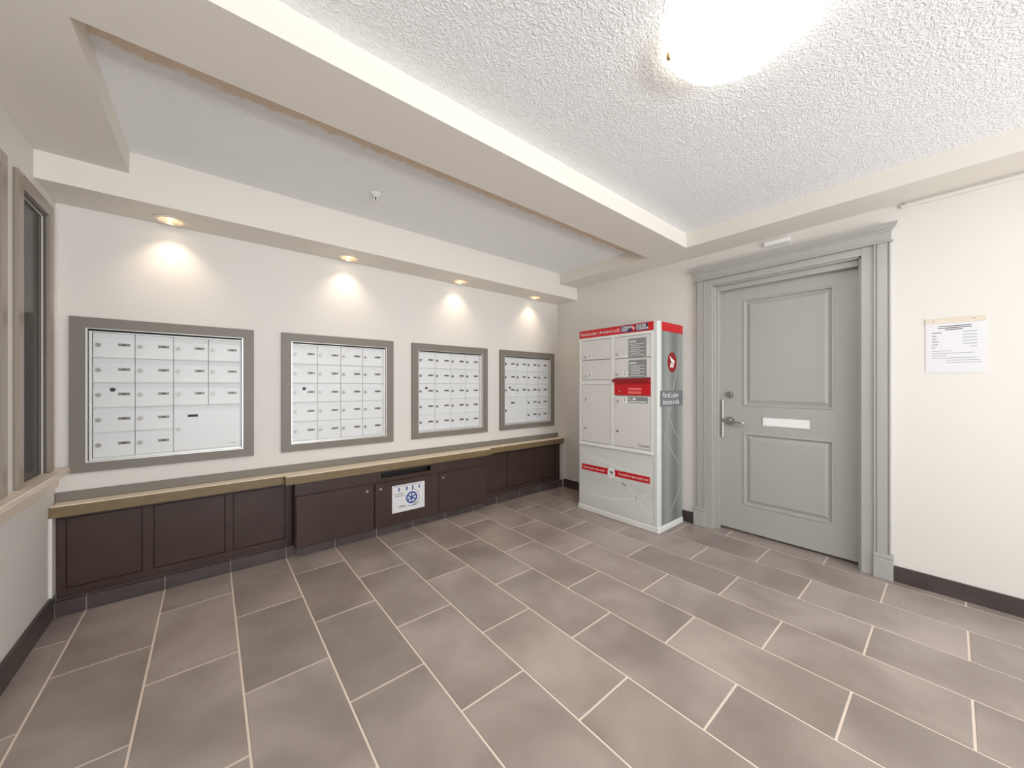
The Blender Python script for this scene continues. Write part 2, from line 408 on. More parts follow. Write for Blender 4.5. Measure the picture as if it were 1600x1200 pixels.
# ------------------------------------------------------------------ grey panelled door with its casing
dr = thing('door_1', (XC, (DY0 + DY1) / 2, 0), kind='structure', label='grey two-panel door with moulded casing in the right wall')
LX = 2.93
leaf_y0, leaf_y1 = DY0 - 0.012, DY1 + 0.012
ys = [leaf_y0, -1.597, -2.165, leaf_y1]; zs = [0.022, 0.234, 0.826, 1.038, 1.909, 2.035]
bm = bmesh.new()
V = {}
def gv(i, j):
    if (i, j) not in V: V[(i, j)] = bm.verts.new((LX, ys[i], zs[j]))
    return V[(i, j)]
for i in range(3):
    for j in range(5):
        if i == 1 and j in (1, 3): continue
        bm.faces.new([gv(i, j), gv(i + 1, j), gv(i + 1, j + 1), gv(i, j + 1)])
box(bm, LX + 0.02, LX + 0.045, leaf_y1, leaf_y0, zs[0], zs[-1])
for (a, b, c_, d) in ((leaf_y1, leaf_y0, zs[0], zs[0]), (leaf_y1, leaf_y0, zs[-1], zs[-1])):
    bm.faces.new([bm.verts.new(p) for p in ((LX, a, c_), (LX, b, c_), (LX + 0.02, b, c_), (LX + 0.02, a, c_))])
for y in (leaf_y0, leaf_y1):
    bm.faces.new([bm.verts.new(p) for p in ((LX, y, zs[0]), (LX, y, zs[-1]), (LX + 0.02, y, zs[-1]), (LX + 0.02, y, zs[0]))])
leaf = part('door_leaf', bm, 'door_grey', dr)
def raised(y0, y1, z0, z1):
    bm = bmesh.new(); rings = []
    for ins, dx in ((0, 0), (0.005, -0.005), (0.014, -0.005), (0.022, 0.013), (0.03, 0.013), (0.052, 0.001)):
        rings.append([bm.verts.new((LX + dx, y, z)) for y, z in ((y0 - ins, z0 + ins), (y1 + ins, z0 + ins), (y1 + ins, z1 - ins), (y0 - ins, z1 - ins))])
    for a, b in zip(rings, rings[1:]):
        for i in range(4): bm.faces.new([a[i], a[(i + 1) % 4], b[(i + 1) % 4], b[i]])
    bm.faces.new(rings[-1])
    return part('raised_panel', bm, 'door_grey', leaf)
raised(ys[1], ys[2], zs[1], zs[2]); raised(ys[1], ys[2], zs[3], zs[4])
# name plate, lock, lever, latch guard
boxpart('name_plate', LX - 0.006, LX, -1.737, -2.028, 0.892, 0.956, 'print_white', leaf, 0.002, label='blank white plate')
bm = bmesh.new(); cyl(bm, (0, -1.503, 1.131), 0.027, LX - 0.012, LX, 0, 24); cyl(bm, (0, -1.503, 1.131), 0.017, LX - 0.024, LX - 0.012, 0, 20, 0.02)
part('deadbolt', bm, 'satin_nickel', leaf)
bm = bmesh.new(); cyl(bm, (0, -1.503, 0.912), 0.034, LX - 0.012, LX, 0, 28, 0.036); cyl(bm, (0, -1.503, 0.912), 0.016, LX - 0.05, LX - 0.012, 0, 18, 0.02)
part('rosette', bm, 'satin_nickel', leaf)
bm = bmesh.new(); pts = []
prof = [(-1.488, 0.013, 0), (-1.52, 0.013, 0), (-1.56, 0.011, -0.002), (-1.6, 0.010, -0.005), (-1.618, 0.007, -0.006)]
ring = []
for y, r_, dz in prof:
    ring.append([bm.verts.new((LX - 0.05 + 0.6 * r_ * math.cos(t_), y, 0.912 + dz + r_ * math.sin(t_))) for t_ in [2 * math.pi * q / 10 for q in range(10)]])
for a, b in zip(ring, ring[1:]):
    for q in range(10): bm.faces.new([a[q], a[(q + 1) % 10], b[(q + 1) % 10], b[q]])
bm.faces.new(ring[0]); bm.faces.new(ring[-1])
part('lever', bm, 'satin_nickel', leaf, smooth=True)
boxpart('latch_guard', LX - 0.014, LX - 0.002, -1.436, -1.452, 0.772, 1.088, 'satin_nickel', leaf, 0.002)
# jamb, stops
boxpart('jamb', XC, LX + 0.05, DY0, DY0 - 0.01, 0, DZ, 'door_grey', dr)
boxpart('jamb', XC, LX + 0.05, DY1 + 0.01, DY1, 0, DZ, 'door_grey', dr)
boxpart('jamb', XC, LX + 0.05, DY1, DY0, DZ - 0.01, DZ, 'door_grey', dr)
boxpart('door_stop', XC + 0.03, LX - 0.002, DY0 - 0.01, DY0 - 0.03, 0, DZ - 0.01, 'door_grey', dr)
boxpart('door_stop', XC + 0.03, LX - 0.002, DY1 + 0.018, DY1 + 0.01, 0, DZ - 0.01, 'door_grey', dr)
boxpart('door_stop', XC + 0.03, LX - 0.002, DY1 + 0.02, DY0 - 0.03, DZ - 0.05, DZ - 0.01, 'door_grey', dr)
bm = bmesh.new(); box(bm, XC + 0.15, XC + 0.17, DY1 - 0.1, DY0 + 0.1, 0, 2.2)
part('backing', bm, 'gap_dark', dr)
# casing
for s, yi, yo in ((1, DY0, -1.262), (-1, DY1, -2.445)):
    ym = yi + s * 0.06
    boxpart('casing_flat', XC - 0.016, XC, yi, ym, 0, 2.1, 'door_grey', dr, 0.002)
    bm = bmesh.new()
    a, b = (ym, yo)
    f = XC - 0.026
    pr = [(XC, a), (f, a), (f, a + s * 0.006), (f + 0.007, a + s * 0.009), (f + 0.007, a + s * 0.012), (f, a + s * 0.015), (f, b - s * 0.015), (f + 0.007, b - s * 0.012), (f + 0.007, b - s * 0.009), (f, b - s * 0.006), (f, b), (XC, b)]
    prism(bm, pr, 0.15, 2.1, 2)
    part('pilaster', bm, 'door_grey', dr)
    bm = bmesh.new()
    lo_, hi_ = (ym - 0.002, yo + 0.012) if s > 0 else (yo - 0.012, ym + 0.002)
    box(bm, XC - 0.034, XC, lo_, hi_, 0, 0.125, 0.002); box(bm, XC - 0.030, XC, lo_, hi_, 0.125, 0.132); box(bm, XC - 0.034, XC, lo_, hi_, 0.132, 0.15, 0.003); box(bm, XC - 0.03, XC, lo_, hi_, 0.15, 0.157)
    part('plinth_block', bm, 'door_grey', dr)
boxpart('head_casing', XC - 0.016, XC, DY1, DY0, DZ, 2.1, 'door_grey', dr, 0.002)
bm = bmesh.new()
sect = [(0.0, 2.1), (0.040, 2.1), (0.040, 2.108), (0.028, 2.112), (0.028, 2.165), (0.034, 2.168), (0.036, 2.176), (0.046, 2.184), (0.056, 2.2), (0.056, 2.214), (0.0, 2.214)]
rows = []
for end, s in ((-1.262, 1), (-2.445, -1)):
    rows.append([bm.verts.new((XC - d, end + s * max(0, d - 0.024), z)) for d, z in sect])
n = len(sect)
for i in range(n): bm.faces.new([rows[0][i], rows[0][(i + 1) % n], rows[1][(i + 1) % n], rows[1][i]])
bm.faces.new(rows[0]); bm.faces.new(rows[1][::-1])
part('crown_head', bm, 'door_grey', dr)

# ------------------------------------------------------------------ wall C small things
bm = bmesh.new(); box(bm, XC - 0.022, XC, -1.93, -1.772, 2.262, 2.297, 0.003)
bx_ = thing('door_sensor', (XC - 0.011, -1.851, 2.262), 'small white plastic sensor box on the wall above the grey door', 'sensor')
part('housing', bm, 'print_white', bx_)
rc = thing('cable_raceway', (XC, -3.0, 2.29), 'thin cream cable channel high on the wall right of the grey door', 'cable channel')
boxpart('channel', XC - 0.014, XC, YF, -2.488, 2.292, 2.312, 'wall_paint', rc, 0.002)
bm = bmesh.new(); cyl(bm, (0, -2.5, 2.3185), 0.005, XC - 0.006, XC, 0, 10)
part('screw', bm, 'satin_nickel', rc)
nt_ = thing('wall_notice', (XC, -2.698, 1.283), 'white printed notice in a clear holder with tan top strip beside the grey door', 'notice')
boxpart('sheet', XC - 0.003, XC, -2.806, -2.589, 1.283, 1.575, 'paper', nt_)
hs = boxpart('holder_strip', XC - 0.006, XC, -2.807, -2.588, 1.568, 1.596, 'holder_tan', nt_)
for y in (-2.62, -2.768):
    bm = bmesh.new(); cyl(bm, (0, y, 1.583), 0.004, XC - 0.009, XC - 0.006, 0, 10); part('screw', bm, 'satin_nickel', hs)
bm = bmesh.new(); c = (XC - 0.0036, -2.6975, 1.43)
for u0, u1, v in ((-0.06, 0.06, 0.12), (-0.062, 0.06, 0.11), (-0.035, 0.03, 0.1)): bar(bm, 'west', c, u0, u1, v - 0.002, v + 0.002)
for i, (l, r_) in enumerate(((0.038, 0.05), (0.018, 0.05), (0.018, 0.05), (0.027, 0.05), (0.022, 0.05), (0.014, 0.022))):
    v = 0.084 - i * 0.017; bar(bm, 'west', c, -0.085, -0.085 + l, v - 0.0016, v + 0.0016); bar(bm, 'west', c, 0.08 - r_, 0.08, v - 0.0016, v + 0.0016, 1)
for i, (u0, u1) in enumerate(((-0.085, -0.01), (-0.085, 0.07), (-0.085, -0.03), (-0.085, 0.084), (-0.03, 0.09), (-0.03, 0.095))):
    v = -0.022 - i * 0.0135; bar(bm, 'west', c, u0, u1, v - 0.0013, v + 0.0013, 1)
raw('print_lines', bm, ['print_black', 'print_faint'], nt_)

# ------------------------------------------------------------------ mailbox panels
def door_mesh(wd, ht):
    bm = bmesh.new(); hx, hz = wd / 2 - 0.0014, ht / 2 - 0.0005
    pr = [(0.010, -hz), (-0.007, -hz), (-0.0075, -hz + 0.004), (0.0, -hz + 0.0075), (0.0, hz - 0.03), (0.005, hz), (0.010, hz)]
    prism(bm, pr, -hx, hx, 0)
    return mesh('mailbox_door', bm, 'mail_white')
CW, RH = 0.1655, 0.1416
DM, DM2 = door_mesh(CW, RH), door_mesh(CW * 2, RH * 2)
bm = bmesh.new(); cyl(bm, (0, 0, 0), 0.0115, -0.0055, 0.0, 1, 18, 0.0125); cyl(bm, (0, 0, 0), 0.0085, -0.0075, -0.0055, 1, 16)
nf = len(bm.faces); box(bm, -0.0012, 0.0012, -0.008, -0.0074, -0.005, 0.005, 0, 1)
LM = mesh('lock', bm, ['lock_metal', 'plate_black'])
def plate_mesh(m0):
    bm = bmesh.new(); box(bm, -0.0245, 0.0245, -0.0016, 0.0, -0.0075, 0.0075); box(bm, -0.009, 0.009, -0.0019, -0.0016, -0.0032, 0.0032, 0, 1)
    return mesh('number_plate', bm, [m0, 'plate_dark' if m0 == 'plate_grey' else 'plate_black'])
PM, PMB = plate_mesh('plate_grey'), plate_mesh('plate_black')
bm = bmesh.new(); cyl(bm, (0, 0, 0), 0.0115, -0.004, 0.0, 1, 18); cyl(bm, (0, 0, 0), 0.006, -0.0055, -0.004, 1, 14)
for f in bm.faces: f.material_index = 0
MM = mesh('master_lock', bm, ['plate_dark'])
FY, DYF = 0.372, 0.3835
UNITS = [(-0.998, -0.180, -0.915, 'wide grey frame of mailboxes nearest the left window, large door at lower right'),
         (-0.017, 0.797, 0.048, 'grey framed wall of twenty mailboxes, second from the left window'),
         (0.967, 1.788, 1.029, 'grey framed wall of twenty mailboxes, third from the left window'),
         (1.952, 2.773, 2.012, 'grey framed mailboxes beside the far corner, large door at lower left')]
FZ0, FZ1, TW = 0.729, 1.588, 0.058
for ui, (fa, fb, d0, lab) in enumerate(UNITS):
    t = thing('mailbox_panel', ((fa + fb) / 2, YB, FZ0), lab, 'mailboxes', 'framed mailbox panels on the wall')
    # mitred frame boards
    ia, ib, iz0, iz1 = fa + TW, fb - TW, FZ0 + 0.052, FZ1 - TW
    for q in (((fa, FZ0), (fa, FZ1), (ia, iz1), (ia, iz0)), ((fb, FZ0), (ib, iz0), (ib, iz1), (fb, FZ1)), ((fa, FZ1), (fb, FZ1), (ib, iz1), (ia, iz1)), ((fa, FZ0), (ia, iz0), (ib, iz0), (fb, FZ0))):
        bm = bmesh.new()
        A = [bm.verts.new((x, FY, z)) for x, z in q]; B = [bm.verts.new((x, YB, z)) for x, z in q]
        bm.faces.new(A); bm.faces.new(B[::-1])
        for i in range(4): bm.faces.new([A[i], A[(i + 1) % 4], B[(i + 1) % 4], B[i]])
        part('frame_board', bm, 'taupe_frame', t)
    boxpart('back_plate', ia, ib, 0.3925, YB, iz0, iz1, 'gap_dark', t)
    # white aluminium surround
    d1 = d0 + 4 * CW; z0, z1 = 0.800, 0.800 + 5 * RH
    bm = bmesh.new(); g = 0.006
    for (a, b, c_, d) in ((ia, ia + 0.008, iz0, iz1), (ib - 0.008, ib, iz0, iz1), (ia + 0.008, ib - 0.008, iz0, iz0 + 0.007), (ia + 0.008, ib - 0.008, iz1 - 0.004, iz1)):
        box(bm, a, b, 0.375, 0.393, c_, d)
    part('inner_trim', bm, 'mail_alu', t)
    bm = bmesh.new()
    L0, R0 = ia + 0.012, ib - 0.012
    for (a, b, c_, d) in ((L0, d0 - 0.001, iz0 + 0.008, z1 + 0.006), (d1 + 0.001, R0, iz0 + 0.008, z1 + 0.006), (d0 - 0.001, d1 + 0.001, iz0 + 0.008, z0 - 0.001), (d0 - 0.001, d1 + 0.001, z1 + 0.001, z1 + 0.006)):
        if b - a > 0.002: box(bm, a, b, 0.380, 0.393, c_, d)
    part('cabinet_rim', bm, 'mail_alu', t)
    big = {0: (2, 0), 3: (0, 0)}.get(ui)
    for r_ in range(5):
        for c_ in range(4):
            if big and big[0] <= c_ < big[0] + 2 and r_ < 2: continue
            x, z = d0 + (c_ + 0.5) * CW, z0 + (r_ + 0.5) * RH
            d = inst('mailbox_door', DM, t, (x, DYF, z))
            inst('lock', LM, d, (x - CW / 2 + 0.021, DYF, z + 0.001))
            inst('number_plate', PM, d, (x + 0.039, DYF, z + 0.006))
            if r_ == 2 and c_ == 0: inst('master_lock', MM, d, (x - 0.006, DYF, z + 0.031))
    if big:
        x, z = d0 + (big[0] + 1) * CW, z0 + RH
        d = inst('parcel_door', DM2, t, (x, DYF, z)); d['label'] = 'large square parcel door'
        inst('lock', LM, d, (x - CW + 0.022, DYF, z - 0.006)); inst('number_plate', PMB, d, (x - CW + 0.09 if ui == 0 else x - CW + 0.118, DYF, z + 0.077))
        if ui == 0:
            bm = bmesh.new(); bar(bm, 'south', (x + 0.125, DYF - 0.0052, z - RH + 0.028), -0.02, 0.02, -0.0012, 0.0012); o = raw('maker_mark', bm, 'print_faint', d)
    elif ui == 1:
        bm = bmesh.new(); bar(bm, 'south', (d1 - 0.04, DYF - 0.0004, z0 + 0.018), -0.02, 0.02, -0.0012, 0.0012); raw('maker_mark', bm, 'print_faint', t)

# ------------------------------------------------------------------ low ledge and dark cupboards
XL, XM0, XM1, XR = XA + 0.002, -0.012, 1.735, XC - 0.002
SY, MY = 0.285, 0.23          # front of the ledge beside / over the cupboard
SF, MF = 0.345, 0.25          # faces of side panels / cupboard carcass
LZ0, LZ1 = 0.522, 0.580
bm = bmesh.new()
out = [(XL, YB), (XL, SY), (XM0, SY), (XM0, MY), (XM1, MY), (XM1, SY), (XR, SY), (XR, YB)]
prism(bm, out, LZ0, LZ1, 2)
for f in bm.faces: f.material_index = 1 if abs(f.normal.z) < 0.5 else 0
bm.normal_update()
for f in bm.faces: f.material_index = 0 if f.calc_center_median().z > LZ1 - 0.001 else 1
bmesh.ops.bevel(bm, geom=[e for e in bm.edges if all(v.co.z > LZ1 - 0.001 for v in e.verts) and sum(v.co.y for v in e.verts) / 2 < 0.39], offset=0.003, segments=2, affect='EDGES')
part('counter_ledge', bm, ['ledge_top', 'ledge_edge'], label='long tan ledge running under the mailboxes', cat='ledge')
boxpart('trim_2', XL, XR, YB - 0.012, YB, LZ1, 0.632, 'taupe_frame', None, 0.002, kind='structure', label='taupe strip along the wall behind the ledge')
bm = bmesh.new(); box(bm, XA, XA + 0.012, SY + 0.004, SF, 0.11, LZ0)
part('trim_3', bm, 'trim_white', kind='structure', label='narrow white filler at the left end of the cupboards')
bm = bmesh.new(); box(bm, XC - 0.012, XC, SY + 0.004, SF, 0.095, LZ0)
part('trim_4', bm, 'trim_white', kind='structure', label='narrow white filler at the right end of the cupboards')

def wainscot(name, x0, x1, panels, lab):
    t = thing(name, ((x0 + x1) / 2, SF, 0), lab, 'panelling')
    boxpart('back_board', x0, x1, SF + 0.012, YB, 0.0, LZ0, 'espresso', t)
    zt, zb = 0.498, 0.121
    boxpart('bottom_rail', x0, x1, SF, SF + 0.012, 0.05, zb, 'espresso', t, 0.0015)
    boxpart('top_rail', x0, x1, SF, SF + 0.012, zt, LZ0, 'espresso', t, 0.0015)
    xs = [x0] + [v for p in panels for v in p] + [x1]
    for a, b in zip(xs[::2], xs[1::2]):
        if b - a > 0.004: boxpart('stile', a, b, SF, SF + 0.012, zb, zt, 'espresso', t, 0.0015)
    for a, b in panels:
        boxpart('panel', a + 0.003, b - 0.003, SF + 0.0075, SF + 0.0125, zb + 0.003, zt - 0.003, 'espresso', t, 0.002)
    return t
wainscot('panelled_base', XL + 0.012, 0.044, [(-1.005, -0.715), (-0.669, -0.334), (-0.294, 0.0)], 'dark brown panelled base under the ledge by the left window')
wainscot('panelled_base', 1.683, XR - 0.012, [(1.715, 2.03), (2.072, 2.42), (2.462, 2.765)], 'dark brown panelled base under the ledge by the far corner')
bb = thing('baseboard_back', (0.9, 0.3, 0), kind='structure', label='dark tiled plinth under the brown cupboards')
def plinth(x0, x1, yf, z1):
    ks = [x0] + [k * TA for k in range(-4, 11) if x0 + 0.02 < k * TA < x1 - 0.02] + [x1]
    for a, b in zip(ks, ks[1:]):
        boxpart('base_tile', a + 0.002, b - 0.002, yf, yf + 0.03, 0, z1, 'base_tile', bb, 0.0015)
    bm = bmesh.new(); box(bm, x0, x1, yf + 0.002, SF + 0.011 if yf > 0.27 else 0.3, 0, z1 - 0.003); part('grout_bed', bm, 'base_grout', bb)
plinth(XL + 0.014, 0.06, 0.30, 0.076); plinth(1.66, XR - 0.012, 0.30, 0.076); plinth(0.062, 1.655, 0.262, 0.062)

cb = thing('recycling_cupboard', (0.86, MF, 0), 'dark brown three-door cupboard with a paper slot below the ledge', 'cupboard')
CX0, CX1 = 0.045, 1.682
bm = bmesh.new(); SX0, SX1, SZ0, SZ1 = 0.644, 1.082, 0.461, 0.503
for (a, b, c_, d) in ((CX0, CX1, 0.064, SZ0), (CX0, SX0, SZ0, SZ1), (SX1, CX1, SZ0, SZ1), (CX0, CX1, SZ1, LZ0)): box(bm, a, b, MF, MF + 0.018, c_, d)
box(bm, CX0, CX0 + 0.016, MF + 0.018, YB - 0.002, 0.064, LZ0); box(bm, CX1 - 0.016, CX1, MF + 0.018, YB - 0.002, 0.064, LZ0); box(bm, CX0 + 0.016, CX1 - 0.016, MF + 0.018, YB - 0.002, 0.064, 0.08)
box(bm, CX0 + 0.016, CX1 - 0.016, YB - 0.012, YB - 0.002, 0.08, LZ0)
part('carcass', bm, 'espresso', cb)
boxpart('paper_slot', SX0 + 0.002, SX1 - 0.002, MF + 0.06, MF + 0.07, SZ0 - 0.05, LZ0, 'gap_dark', cb)
for a, b, zt, kx in ((0.049, 0.572, 0.432, 0.529), (0.594, 1.153, 0.428, 0.634), (1.157, 1.678, 0.424, 1.193)):
    o = boxpart('door', a, b, MF - 0.019, MF - 0.001, 0.074, zt, 'espresso', cb, 0.002)
    bm = bmesh.new(); cyl(bm, (kx, 0, 0.383), 0.0115, MF - 0.024, MF - 0.019, 1, 18, 0.013); cyl(bm, (kx, 0, 0.383), 0.008, MF - 0.029, MF - 0.024, 1, 16, 0.0105)
    part('lock', bm, 'chrome', o)

# recycling notice taped on the middle door
PY = MF - 0.0206
rn = thing('recycling_notice', (0.872, PY, 0.161), 'white sheet with a blue recycling symbol taped to the middle cupboard door', 'notice')
boxpart('sheet', 0.729, 1.014, PY, PY + 0.0008, 0.162, 0.386, 'paper', rn)
bm = bmesh.new(); c = (0.872, PY - 0.0004, 0.274)
for u in (-0.085, -0.018, 0.034, 0.092): bar(bm, 'south', c, u - 0.006, u + 0.006, 0.06, 0.09)
cx, cz, ro, ri = 0.025, -0.008, 0.050, 0.036
flat(bm, 'south', c, [(cx + a, cz + b) for a, b in circ(32, ro, ro)])
raw('blue_print', bm, 'print_blue', rn)
bm = bmesh.new(); c2 = (0.872, PY - 0.0007, 0.274)
for k in range(6):                       # light wedges left between the six arrow arms
    a = 90 + 30 + k * 60
    flat(bm, 'south', c2, [(cx + ro * 0.22 * math.cos(math.radians(a)), cz + ro * 0.22 * math.sin(math.radians(a)))] + [(cx + ro * 0.74 * math.cos(math.radians(a + d)), cz + ro * 0.74 * math.sin(math.radians(a + d))) for d in (-22, -10, 8, 20)])
raw('arrows', bm, 'paper', rn)
bm = bmesh.new()
for i in range(24):                      # thin outer ring on the right
    a, b = math.radians(-95 + i * 8), math.radians(-95 + (i + 1) * 8)
    flat(bm, 'south', c, [(cx + 0.066 * math.cos(a), cz + 0.066 * math.sin(a)), (cx + 0.069 * math.cos(a), cz + 0.069 * math.sin(a)), (cx + 0.069 * math.cos(b), cz + 0.069 * math.sin(b)), (cx + 0.066 * math.cos(b), cz + 0.066 * math.sin(b))])
bar(bm, 'south', c, -0.125, 0.12, 0.1, 0.103)
for u0, u1, v in ((-0.12, -0.045, 0.038), (-0.12, -0.04, 0.02), (-0.08, -0.035, -0.062), (-0.09, -0.025, -0.072), (0.04, 0.09, -0.062), (-0.01, 0.075, -0.076)): bar(bm, 'south', c, u0, u1, v - 0.0022, v + 0.0022)
raw('print_lines', bm, 'print_black', rn)

# ------------------------------------------------------------------ parcel locker
KX, KY0, KY1, KB, KT = 2.383, -0.327, -1.167, 2.80, 1.737
lk = thing('parcel_locker', ((KX + KB) / 2, (KY0 + KY1) / 2, 0), 'tall light grey parcel locker with a red header standing beside the grey door', 'parcel locker')
def post(y0, y1, zz0, zz1, rx, nm, m):
    """front corner post with a rounded outer edge; y1 is the outer side"""
    bm = bmesh.new(); s = 1 if y1 > y0 else -1; r_ = 0.02
    pts = [(KX, y0)] + [(KX + r_ - r_ * math.cos(a), y1 - s * r_ + s * r_ * math.sin(a)) for a in [math.radians(q) for q in (0, 22, 45, 68, 90)]] + [(KX + rx, y1), (KX + rx, y0)]
    prism(bm, pts, zz0, zz1, 2); return part(nm, bm, m, lk)
post(KY1 + 0.042, KY1, 0.05, KT, 0.048, 'corner_post', 'locker_post')
post(KY0 - 0.018, KY0, 0.05, KT, 0.04, 'corner_post', 'locker_post')
bm = bmesh.new(); box(bm, KX + 0.02, KB, KY1 + 0.012, KY0 - 0.005, 0.05, KT - 0.005); part('body', bm, 'locker_grey', lk)
bm = bmesh.new(); box(bm, KX - 0.004, KB, KY1 - 0.004, KY0 + 0.003, 0.0, 0.052, 0.006); part('plinth', bm, 'locker_white', lk)
boxpart('side_panel', KX + 0.048, KB - 0.002, KY1 + 0.004, KY1 + 0.012, 0.054, 1.66, 'print_side', lk, label='grey printed side sheet')
boxpart('side_header', KX + 0.05, KB, KY1 + 0.001, KY1 + 0.012, 1.663, KT - 0.002, 'red', lk)
YI0, YI1 = KY0 - 0.018, KY1 + 0.042
hd = boxpart('header', KX - 0.002, KX + 0.02, YI1, YI0, 1.664, KT, 'red', lk, 0.002, label='red header strip')
hx = KX - 0.0026
text('lettering', 'Parcel Locker | Armoire à colis', 0.044, 'print_white', hd, (hx, YI0 - 0.02, 1.699), 'west', 'LEFT', sx=0.78)
bm = bmesh.new(); bar(bm, 'west', (hx, -0.93, 1.702), -0.115, 0.145, -0.028, 0.028); raw('brand_field', bm, 'navy', hd)
bm = bmesh.new()
for i in range(7): bar(bm, 'west', (hx - 0.0002, -0.76, 1.702), 0.0 + i * 0.004, 0.052, -0.02 + i * 0.006, -0.017 + i * 0.006)
raw('streaks', bm, 'red_light', hd)
for body, y, z in (('CANADA', -0.822, 1.715), ('POST', -0.822, 1.689), ('POSTES', -0.967, 1.715), ('CANADA', -0.967, 1.689)):
    text('lettering', body, 0.028, 'print_white', hd, (hx - 0.0004, y, z), 'west', 'LEFT', sx=0.95, bold=0.0006)
bm = bmesh.new(); bar(bm, 'west', (hx - 0.0004, -0.873, 1.702), -0.05, 0.04, -0.001, 0.001); bar(bm, 'west', (hx - 0.0004, -1.015, 1.702), -0.05, 0.045, -0.001, 0.001); raw('rule', bm, 'swoosh', hd)
def wing(bm, face, c, s):
    """swept-wing emblem: a pointed wing above three short bars"""
    flat(bm, face, c, [(-0.9 * s, 1.0 * s), (0.9 * s, 0.1 * s), (0.75 * s, -0.15 * s), (-0.25 * s, -0.05 * s)])
    for i in range(3):
        v = -0.22 * s - i * 0.27 * s; flat(bm, face, c, [(-0.5 * s - 0.08 * s * i, v), (0.72 * s - 0.1 * s * i, v), (0.6 * s - 0.1 * s * i, v - 0.19 * s), (-0.6 * s - 0.08 * s * i, v - 0.19 * s)])
bm = bmesh.new(); flat(bm, 'west', (hx - 0.0003, -0.941, 1.702), circ(20, 0.021, 0.026)); raw('emblem_disc', bm, 'red', hd)
bm = bmesh.new(); wing(bm, 'west', (hx - 0.0008, -0.941, 1.702), 0.013); raw('emblem', bm, 'print_white', hd)
# front frame around the doors
bm = bmesh.new(); fx0, fx1 = KX - 0.001, KX + 0.02
ZD0, ZD1 = 0.667, 1.640
YM0, YM1 = -0.708, -0.745
for (a, b, c_, d) in ((YI1, YI0, ZD1, 1.664), (YI1, YI0, 0.628, ZD0), (YI0 - 0.024, YI0, ZD0, ZD1), (YI1, YI1 + 0.025, ZD0, ZD1), (YM1, YM0, ZD0, ZD1), (YM0, YI0 - 0.024, 1.218, 1.258)):
    box(bm, fx0, fx1, a, b, c_, d)
part('front_frame', bm, 'locker_white', lk)
boxpart('sill_lip', KX - 0.012, KX, YI1 + 0.005, YI0 - 0.002, 0.636, 0.652, 'locker_white', lk, 0.003)
YA0, YA1 = YI0 - 0.026, YM0 + 0.002; YD0, YD1 = YM1 - 0.002, YI1 + 0.027
DOORS = [('A', YA0, YA1, 1.452, 1.638, ((-0.044, 0.03),), (-0.1, 0.040)), ('B', YA0, YA1, 1.260, 1.448, ((-0.044, 0.03),), (-0.1, 0.045)), ('C', YA0, YA1, 0.669, 1.216, ((-0.044, 0.405), (-0.044, 0.13)), (-0.1, 0.41)),
         ('D', YD0, YD1, 1.448, 1.638, ((-0.026, 0.037),), (-0.104, 0.042)), ('E', YD0, YD1, 1.276, 1.444, ((-0.03, 0.03),), (-0.107, 0.038)), ('F', YD0, YD1, 0.669, 1.118, ((-0.034, 0.4), (-0.034, 0.134)), (-0.107, 0.408))]
dx = KX + 0.002
for nm, a, b, z0, z1, locks, lab in DOORS:
    o = boxpart('locker_door', dx, dx + 0.012, b + 0.0015, a - 0.0015, z0 + 0.0015, z1 - 0.0015, 'locker_door', lk, 0.0015)
    o['label'] = 'locker door marked ' + nm
    for u, v in locks:
        bm = bmesh.new(); cyl(bm, (0, a + u, z0 + v), 0.010, dx - 0.008, dx, 0, 16, 0.012); part('lock', bm, 'chrome', o)
    y, z = a + lab[0], z0 + lab[1]
    boxpart('letter_plate', dx - 0.0015, dx, y - 0.021, y + 0.021, z - 0.022, z + 0.022, 'print_white', o)
    text('letter', nm, 0.046, 'print_black', o, (dx - 0.0018, y, z), 'west')
    dec = {'D': (-0.889, -1.057, 1.452, 1.614), 'E': (-0.891, -1.060, 1.282, 1.428), 'F': (-0.886, -1.070, 1.058, 1.110)}.get(nm)
    if dec:
        y0, y1, zz0, zz1 = dec
        boxpart('instruction_decal', dx - 0.001, dx, y1, y0, zz0, zz1, 'decal_grey', o)
        bm = bmesh.new(); c = (dx - 0.0014, (y0 + y1) / 2, (zz0 + zz1) / 2); hw, hh = (y0 - y1) / 2, (zz1 - zz0) / 2
        if nm != 'F':
            bar(bm, 'west', c, -hw + 0.01, -hw + 0.075, hh - 0.032, hh - 0.022)
            for i in range(7):
                v = hh - 0.05 - i * 0.0145 * hh / 0.075; bar(bm, 'west', c, -hw + (0.01 if i % 2 == 0 else 0.022), hw - (0.018 if i % 2 == 0 else 0.06), v - 0.002, v + 0.002)
        else:
            bar(bm, 'west', c, -hw + 0.01, hw - 0.01, -0.018, -0.010); flat(bm, 'west', c, [(-hw + 0.018 + p, 0.008 + q) for p, q in circ(12, 0.007, 0.007)])
            flat(bm, 'west', c, [(-0.048, 0.0), (-0.03, 0.0), (-0.01, 0.008), (-0.03, 0.017), (-0.048, 0.017)])
        raw('instruction_print', bm, 'print_white', o)
    if nm == 'F':
        text('wordmark', 'Canada', 0.034, 'print_black', o, (dx - 0.0004, -1.035, 0.699), 'west')
        bm = bmesh.new(); c = (dx - 0.0004, -1.079, 0.712)
        bar(bm, 'west', c, -0.005, -0.003, -0.003, 0.003); bar(bm, 'west', c, -0.0015, 0.0015, -0.002, 0.002); bar(bm, 'west', c, 0.003, 0.005, -0.003, 0.003); raw('flag', bm, 'red', o)
